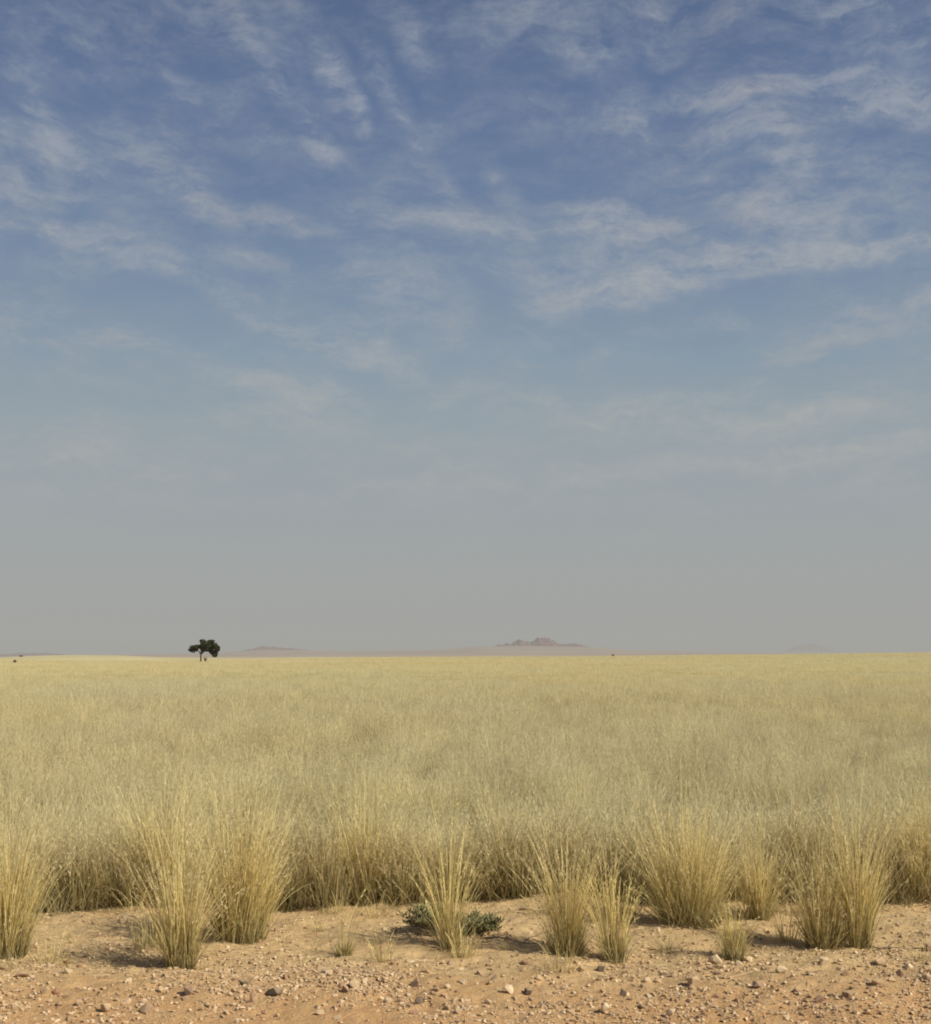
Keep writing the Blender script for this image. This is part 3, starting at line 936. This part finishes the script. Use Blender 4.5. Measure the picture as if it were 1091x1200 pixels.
def acacia():
    px, py = 235.5, 775.5
    r = ray(px, py); Y = 262.0; k = Y / r[1]
    x, y = r[0] * k, Y
    z = float(height(x, y))
    s = Y / F * 0.95   # metres per picture pixel at the tree
    e = empty('acacia_tree', (x, y, z), 'lone dark green camel thorn tree with a lopsided crown standing far out on the plain', 'tree')
    zt = EYE + (766 - 775.5) * s - z  # keep the foot at its ground height
    def P(dx, dy, yy=0.0): return (dx * s, yy, dy * s + (.25 if dy > 0 else 0))
    bm = bmesh.new()
    tube(bm, [P(0, -2), P(0.1, 3), P(0, 7.2), P(0.3, 9)], [.20, .16, .14, .13], 9)
    bm_obj('trunk', bm, M_BARK, e)
    limbs = [[P(0, 7.5), P(-2, 11, .2), P(-6, 14.5, .3), P(-12, 17, .2)], [P(.2, 8.5), P(2, 12, -.2), P(5, 18), P(6, 24)],
             [P(1, 9.5), P(5, 13, .5), P(11, 15, .8), P(15, 13, .8)], [P(.2, 8.8), P(0, 14), P(1.5, 20, -.6), P(2, 26, -.8)],
             [P(2, 11.5), P(8, 16, -.8), P(14, 19, -1.2)]]
    for L in limbs:
        bm = bmesh.new(); tube(bm, L, [.13, .10, .07, .04][:len(L)], 7); bm_obj('limb', bm, M_BARK, e)
    rs_ = np.random.default_rng(4)
    # crown lobes in picture pixels relative to the foot
    lob = [(-12, 18, 3.4, 2.3), (-12.8, 14.3, 3.2, 2.3), (-8, 15.5, 3.6, 3.2), (-5, 18.5, 3.2, 2.4), (-9.5, 12.6, 2.6, 1.6),
           (2, 25.5, 3.6, 2.3), (11.5, 25.2, 4.6, 2.0), (5.5, 22, 5.5, 3.6), (12, 20, 5.5, 4.2), (2.2, 17.5, 3.6, 5.0), (8, 16, 6.5, 3.8),
           (17.5, 20.5, 2.8, 2.6), (-2.5, 18.5, 3.2, 2.6), (19, 16, 3.6, 4.4), (15.5, 10, 4.0, 4.0), (17.2, 7.5, 3.0, 2.2), (12.4, 12, 3.4, 3)]
    cl = [(a * s, rs_.uniform(-1.0, 1.0), b * s + .12, c * s * 1.04, max(c * s * 1.1, .7), d * s * 1.0) for a, b, c, d in lob]
    V, T = canopy(cl, 17000, 0.13, rs_)
    me = mesh_np('crown', V, T); link('crown', me, M_LEAF, e)
    # dry bush at the foot
    x2 = x + 4.6 * s; e2z = float(height(x2, y + .5))
    bm = bmesh.new()
    rr = random.Random(3)
    for i in range(46):
        a = rr.uniform(0, 6.28); q = rr.uniform(.1, 1)
        t = Vector((math.cos(a) * q * .55 + .1, math.sin(a) * q * .5, rr.uniform(.5, 1.25)))
        tube(bm, [Vector((0, 0, -.05)), t * .5 + Vector((0, 0, .1)), t], [.03, .022, .012], 4)
    o = bm_obj('dry_bush', bm, M_TWIG); o.location = (x2, y + .5, e2z)
    tag(o, 'leafless dry bush beside the trunk of the lone tree', 'bush')


acacia()


def far_bush(px, Y, w, h, label, seed):
    r = ray(px, 770); x = r[0] / r[1] * Y
    z = float(height(x, Y)); rs_ = np.random.default_rng(seed)
    e = empty('far_bush', (x, Y, z), label, 'bush')
    bm = bmesh.new()
    for k in range(4):
        a = k * 1.7
        tube(bm, [(0, 0, -.1), (math.cos(a) * w * .15, math.sin(a) * w * .15, h * .6)], [w * .04, w * .02], 5)
    bm_obj('stems', bm, M_BARK, e)
    V, T = canopy([(0, 0, h * .55, w * .5, w * .4, h * .48), (w * .2, 0, h * .4, w * .35, w * .3, h * .35)], 900, w * .09, rs_)
    link('foliage', mesh_np('foliage', V, T), M_DBUSH, e)


far_bush(17.5, 230, 0.62, 0.62, 'small round dark bush on the grass at the far left', 1)
far_bush(24.5, 1450, 4.2, 1.6, 'tiny dark bush on the skyline at the far left', 2)
far_bush(718, 505, 1.3, .62, 'tiny dark bush on the skyline right of the rocky hill', 3)

# ------------------------------------------------------------------ far rocky hills
def hill(name, D, prof, base_px, depth, label, seed, rough=1.0):
    """prof: (px, py) skyline points; the massif stands D metres away"""
    pxs = np.array([p[0] for p in prof], float); pys = np.array([p[1] for p in prof], float)
    X = (pxs - PW / 2) / F * D / math.cos(PITCH) * 1.0
    Zt = EYE + (766 - pys) / F * D
    zb = EYE + (766 - base_px) / F * D
    n, m = 260, 60
    xs = np.linspace(X[0], X[-1], n); v = np.linspace(-1, 1, m)
    top = np.interp(xs, X, Zt)
    top = top + np.clip(top - zb, 0, 60) * 0.55 * rough * (fbm(xs / 45, xs * 0 + .3, 4, seed + 3, .6))
    XX = np.repeat(xs[None], m, 0); VV = np.repeat(v[:, None], n, 1)
    ridge = np.clip(1 - np.abs(VV) ** 1.6, 0, 1)
    nz = fbm(XX / 60, VV * depth / 60, 4, seed, .6)
    ZZ = zb - 12 + (top[None] - zb + 12) * np.clip(ridge ** .6 * (1 + 0.28 * rough * nz * (1 - ridge * .4)), 0, 1.15)
    YY = D + VV * depth + 40 * vnoise(XX / 90, VV * 2, seed + 9)
    V = np.stack([XX, YY, ZZ], -1).reshape(-1, 3)
    i = (np.arange(m - 1)[:, None] * n + np.arange(n - 1)[None]).ravel()
    o = link(name, mesh_np(name, V, Q=np.stack([i, i + 1, i + n + 1, i + n], -1)), M_HILL)
    tag(o, label, 'hill', kind='structure')


hill('hill', 11200, [(570, 759), (578, 757.4), (584, 756), (588, 757), (592, 754.5), (597, 755.5), (600, 753), (604, 753.5), (607, 750.5), (611, 749.4), (615, 750), (619, 751),
                (623, 752.4), (626, 750), (629, 748), (633, 747), (637, 747.2), (641, 748), (644, 750), (648, 752), (652, 753), (658, 754.4), (664, 755),
                (670, 754.6), (676, 755.4), (683, 757.6), (690, 759)], 759, 420, 'pinkish granite hill with two rounded domes on the horizon', 3)
hill('hill', 12400, [(285, 764), (296, 761), (304, 759.5), (310, 757.5), (318, 757.8), (326, 758.6), (336, 759.8), (346, 760.2), (356, 761), (372, 763), (385, 765)], 764, 420,
     'faint low reddish ridge right of the lone tree', 5, .5)
hill('hill', 14000, [(-60, 770), (-20, 768), (0, 767.4), (16, 766.4), (30, 765.6), (50, 765.4), (66, 765.8), (84, 768), (100, 770)], 770, 420,
     'faint low mauve ridge at the far left of the horizon', 8, .4)
hill('hill', 27000, [(915, 764), (926, 758.4), (934, 756.4), (942, 754.6), (950, 755), (956, 756.5), (964, 760), (975, 764)], 763, 420,
     'faint bluish hillock on the horizon at the right', 11, .4)

# ------------------------------------------------------------------ light and sky
SUN_EL, SUN_AZ = R(38), R(120)     # azimuth measured from +Y (view direction) towards +X
sd_ = Vector((math.sin(SUN_AZ) * math.cos(SUN_EL), math.cos(SUN_AZ) * math.cos(SUN_EL), math.sin(SUN_EL)))
sl = bpy.data.lights.new('sun', 'SUN'); sl.energy = 5.0; sl.angle = R(0.55); sl.color = (1.0, 0.94, 0.83)
so = bpy.data.objects.new('sun', sl); COL.objects.link(so)
so.rotation_euler = (-sd_).to_track_quat('-Z', 'Y').to_euler(); so.location = (20, -5, 20)

W = bpy.data.worlds.new("World"); SC.world = W; W.use_nodes = True
nt = NT(W.node_tree)
STR = 0.1
sky = nt.add('ShaderNodeTexSky'); sky.sky_type = 'NISHITA'; sky.sun_disc = False
sky.sun_elevation = SUN_EL; sky.sun_rotation = SUN_AZ; sky.dust_density = 3.0; sky.air_density = 1.0; sky.altitude = 900
tc = nt.add('ShaderNodeTexCoord'); dirv = nt.vmath('NORMALIZE', tc.outputs['Generated'])
sp = nt.add('ShaderNodeSeparateXYZ'); nt.l.new(dirv, sp.inputs[0])
el = nt.math('ARCSINE', sp.outputs[2]); az = nt.math('ARCTAN2', sp.outputs[0], sp.outputs[1])
EL = lambda py: math.asin(ray(545.5, py)[2] / np.linalg.norm(ray(545.5, py)))
emax = R(60)
st = [(768, (165, 164, 159)), (740, (164, 164, 161)), (660, (161, 164, 163)), (580, (156, 163, 167)), (500, (149, 161, 168)), (420, (136, 153, 168)),
      (330, (121, 140, 164)), (230, (106, 126, 156)), (110, (95, 115, 149)), (0, (86, 105, 139))]
stops = [(max(0, EL(a)) / emax, lin(*c)) for a, c in st] + [(1.0, lin(60, 82, 122))]
grad = nt.ramp(nt.math('DIVIDE', el, emax), stops)
base = nt.vmath('SCALE', grad, scale=1.0 / STR)
base = nt.mix(0.03, base, sky.outputs[0])

# high thin cirrus
cb = nt.add('ShaderNodeCombineXYZ'); nt.l.new(az, cb.inputs[0]); nt.l.new(el, cb.inputs[1])
uv = cb.outputs[0]
def warp(vec, scale, amt, det=3):
    c = nt.noise(vec, scale, det, 0.55, color=True)
    return nt.vmath('ADD', vec, nt.vmath('SCALE', nt.vmath('SUBTRACT', c, (0.5, 0.5, 0.5)), scale=amt))
uvw = warp(uv, 8.0, 0.034, 2)
uvw = warp(uvw, 22.0, 0.011, 2)
uvw = warp(uvw, 60.0, 0.010, 4)
BL = [(265, 15, 110, 20, -15, .22), (200, 75, 60, 14, -30, .2), (300, 50, 75, 12, -55, .3), (330, 95, 55, 12, -10, .25),
      (392, 82, 42, 16, -62, .75), (416, 122, 34, 9, -68, .45), (375, 165, 30, 12, -45, .6), (455, 105, 65, 16, -55, .4), (490, 55, 60, 16, -60, .3),
      (20, 80, 40, 12, 0, .3), (50, 150, 45, 16, -70, .3), (0, 165, 24, 20, 0, .35), (95, 195, 100, 28, -30, .3), (60, 262, 100, 10, -3, .55),
      (25, 215, 70, 18, -5, .4), (190, 185, 90, 28, -30, .25), (235, 232, 85, 20, -25, .5), (330, 258, 75, 12, -5, .6), (145, 273, 28, 7, -20, .45),
      (150, 300, 120, 14, -12, .45), (197, 312, 30, 12, -20, .4), (290, 300, 62, 12, -5, .5), (510, 257, 105, 17, -6, .55), (525, 215, 45, 12, -45, .4),
      (570, 258, 65, 22, -10, .35), (350, 392, 100, 14, -20, .4), (330, 458, 95, 16, -10, .5), (400, 462, 40, 8, -30, .2), (480, 350, 100, 28, -25, .35),
      (560, 460, 100, 24, -5, .25), (340, 495, 110, 12, 0, .3), (150, 395, 100, 12, -10, .3), (90, 520, 160, 16, 0, .15), (450, 420, 80, 22, -25, .3),
      (610, 20, 95, 20, 10, .4), (690, 60, 85, 28, -40, .3), (770, 20, 55, 24, -60, .35), (740, 140, 40, 12, -10, .45), (890, 103, 130, 11, 3, .85),
      (1050, 115, 75, 24, -10, 1.0), (870, 140, 80, 24, -30, .3), (920, 180, 55, 24, -60, .4), (990, 0, 55, 10, 0, .45), (1050, 45, 75, 28, 0, .3),
      (720, 255, 85, 18, -8, .85), (905, 245, 65, 24, -15, .75), (850, 200, 170, 60, 0, .22), (755, 332, 140, 17, 9, .95), (880, 294, 95, 14, -5, .85),
      (1020, 299, 120, 12, -2, .9), (700, 300, 130, 45, 0, .3), (1000, 250, 130, 50, 0, .3), (1020, 380, 110, 18, 10, .4), (800, 382, 110, 9, 3, .2),
      (720, 488, 95, 16, 0, .45), (890, 498, 160, 16, 5, .5), (900, 540, 280, 15, 2, .5), (600, 570, 200, 10, 0, .25), (300, 590, 220, 9, 0, .2), (120, 545, 160, 12, 0, .3), (590, 215, 50, 14, -50, .25), (640, 345, 60, 26, -30, .35)]
acc = None
for (cx, cy, sx, sy, rot, w) in BL:
    rr = ray(cx, cy); a0 = math.atan2(rr[0], rr[1]); e0 = math.asin(rr[2] / np.linalg.norm(rr))
    mv = nt.mapping(uvw, loc=(a0, e0, 0), rot=(0, 0, R(rot)), scale=(sx / F * 1.4, sy / F * 1.75, 1), typ='TEXTURE')
    g = nt.mr(nt.vmath('LENGTH', mv), 1.0, 0.0, 0.0, w, smooth=True)
    acc = g if acc is None else nt.math('ADD', acc, g)
fib1 = nt.noise(nt.mapping(uvw, rot=(0, 0, R(25)), scale=(20, 48, 1)), 1.0, 7, 0.66, 0.0)
fib2 = nt.noise(nt.mapping(uvw, rot=(0, 0, R(-4)), scale=(22, 56, 1)), 1.0, 7, 0.66, 0.0)
side = nt.mr(az, -0.08, 0.12, smooth=True)
fmix = nt.add('ShaderNodeMix', data_type='FLOAT'); nt.set(fmix, 0, side); nt.l.new(fib1, fmix.inputs[2]); nt.l.new(fib2, fmix.inputs[3])
fib = fmix.outputs[0]
big = nt.noise(nt.mapping(uvw, rot=(0, 0, R(12)), scale=(7, 18, 1), loc=(4, 2, 0)), 1.0, 5, 0.6)
fine = nt.noise(nt.mapping(uvw, rot=(0, 0, R(30)), scale=(80, 120, 1)), 1.0, 5, 0.7)
dens = nt.math('MULTIPLY', acc, nt.mr(fib, 0.34, 0.64, 0.15, 1.5))
veil = nt.math('MULTIPLY', nt.mr(big, 0.38, 0.72, 0, 0.55), nt.mr(fib, 0.38, 0.64, 0.1, 1.1))
dens = nt.math('ADD', dens, veil)
st1 = nt.noise(nt.mapping(uvw, rot=(0, 0, R(42)), scale=(26, 120, 1)), 1.0, 6, 0.72)
st2 = nt.noise(nt.mapping(uvw, rot=(0, 0, R(10)), scale=(30, 95, 1)), 1.0, 6, 0.72)
sm = nt.add('ShaderNodeMix', data_type='FLOAT'); nt.set(sm, 0, nt.math('ADD', nt.math('MULTIPLY', side, 0.65), nt.mr(big, 0.4, 0.6, -.2, .35), clamp=True)); nt.l.new(st1, sm.inputs[2]); nt.l.new(st2, sm.inputs[3])
dens = nt.math('MULTIPLY', dens, nt.mr(sm.outputs[0], 0.34, 0.66, 0.45, 1.45))
dens = nt.math('MULTIPLY', dens, nt.mr(fine, 0.3, 0.7, 0.62, 1.38))
dens = nt.math('MULTIPLY', dens, nt.mr(el, R(4.0), R(8.5), 0.0, 1.0, smooth=True))
dens = nt.math('MULTIPLY', dens, nt.mr(nt.math('ABSOLUTE', az), 2.6, 3.1, 1.0, 0.0))
dens = nt.math('SUBTRACT', 0.80, nt.math('MULTIPLY', nt.math('EXPONENT', nt.math('MULTIPLY', dens, -1.05)), 0.80))
ccol = nt.mix(nt.mr(el, R(8), R(25)), lin(178, 177, 172), lin(172, 177, 182))
ccol = nt.mix(nt.mr(nt.noise(uv, 7.0, 2), 0.5, 0.65, 0, .4), ccol, lin(180, 173, 168))
ccol = nt.vmath('SCALE', ccol, scale=1.0 / STR)
fin = nt.mix(dens, base, ccol)
bg = nt.add('ShaderNodeBackground'); nt.l.new(fin, bg.inputs[0]); nt.set(bg, 1, STR)
ow = nt.add('ShaderNodeOutputWorld'); nt.l.new(bg.outputs[0], ow.inputs[0])
W.cycles.sampling_method = 'MANUAL'; W.cycles.sample_map_resolution = 512

SC.view_settings.view_transform = 'Standard'; SC.view_settings.look = 'None'
SC.view_settings.exposure = 0; SC.view_settings.gamma = 1
SC.render.engine = 'CYCLES'
SC.cycles.max_bounces = 6; SC.cycles.diffuse_bounces = 4; SC.cycles.transparent_max_bounces = 8
SC.cycles.pixel_filter_type = 'BLACKMAN_HARRIS'; SC.cycles.filter_width = 1.9
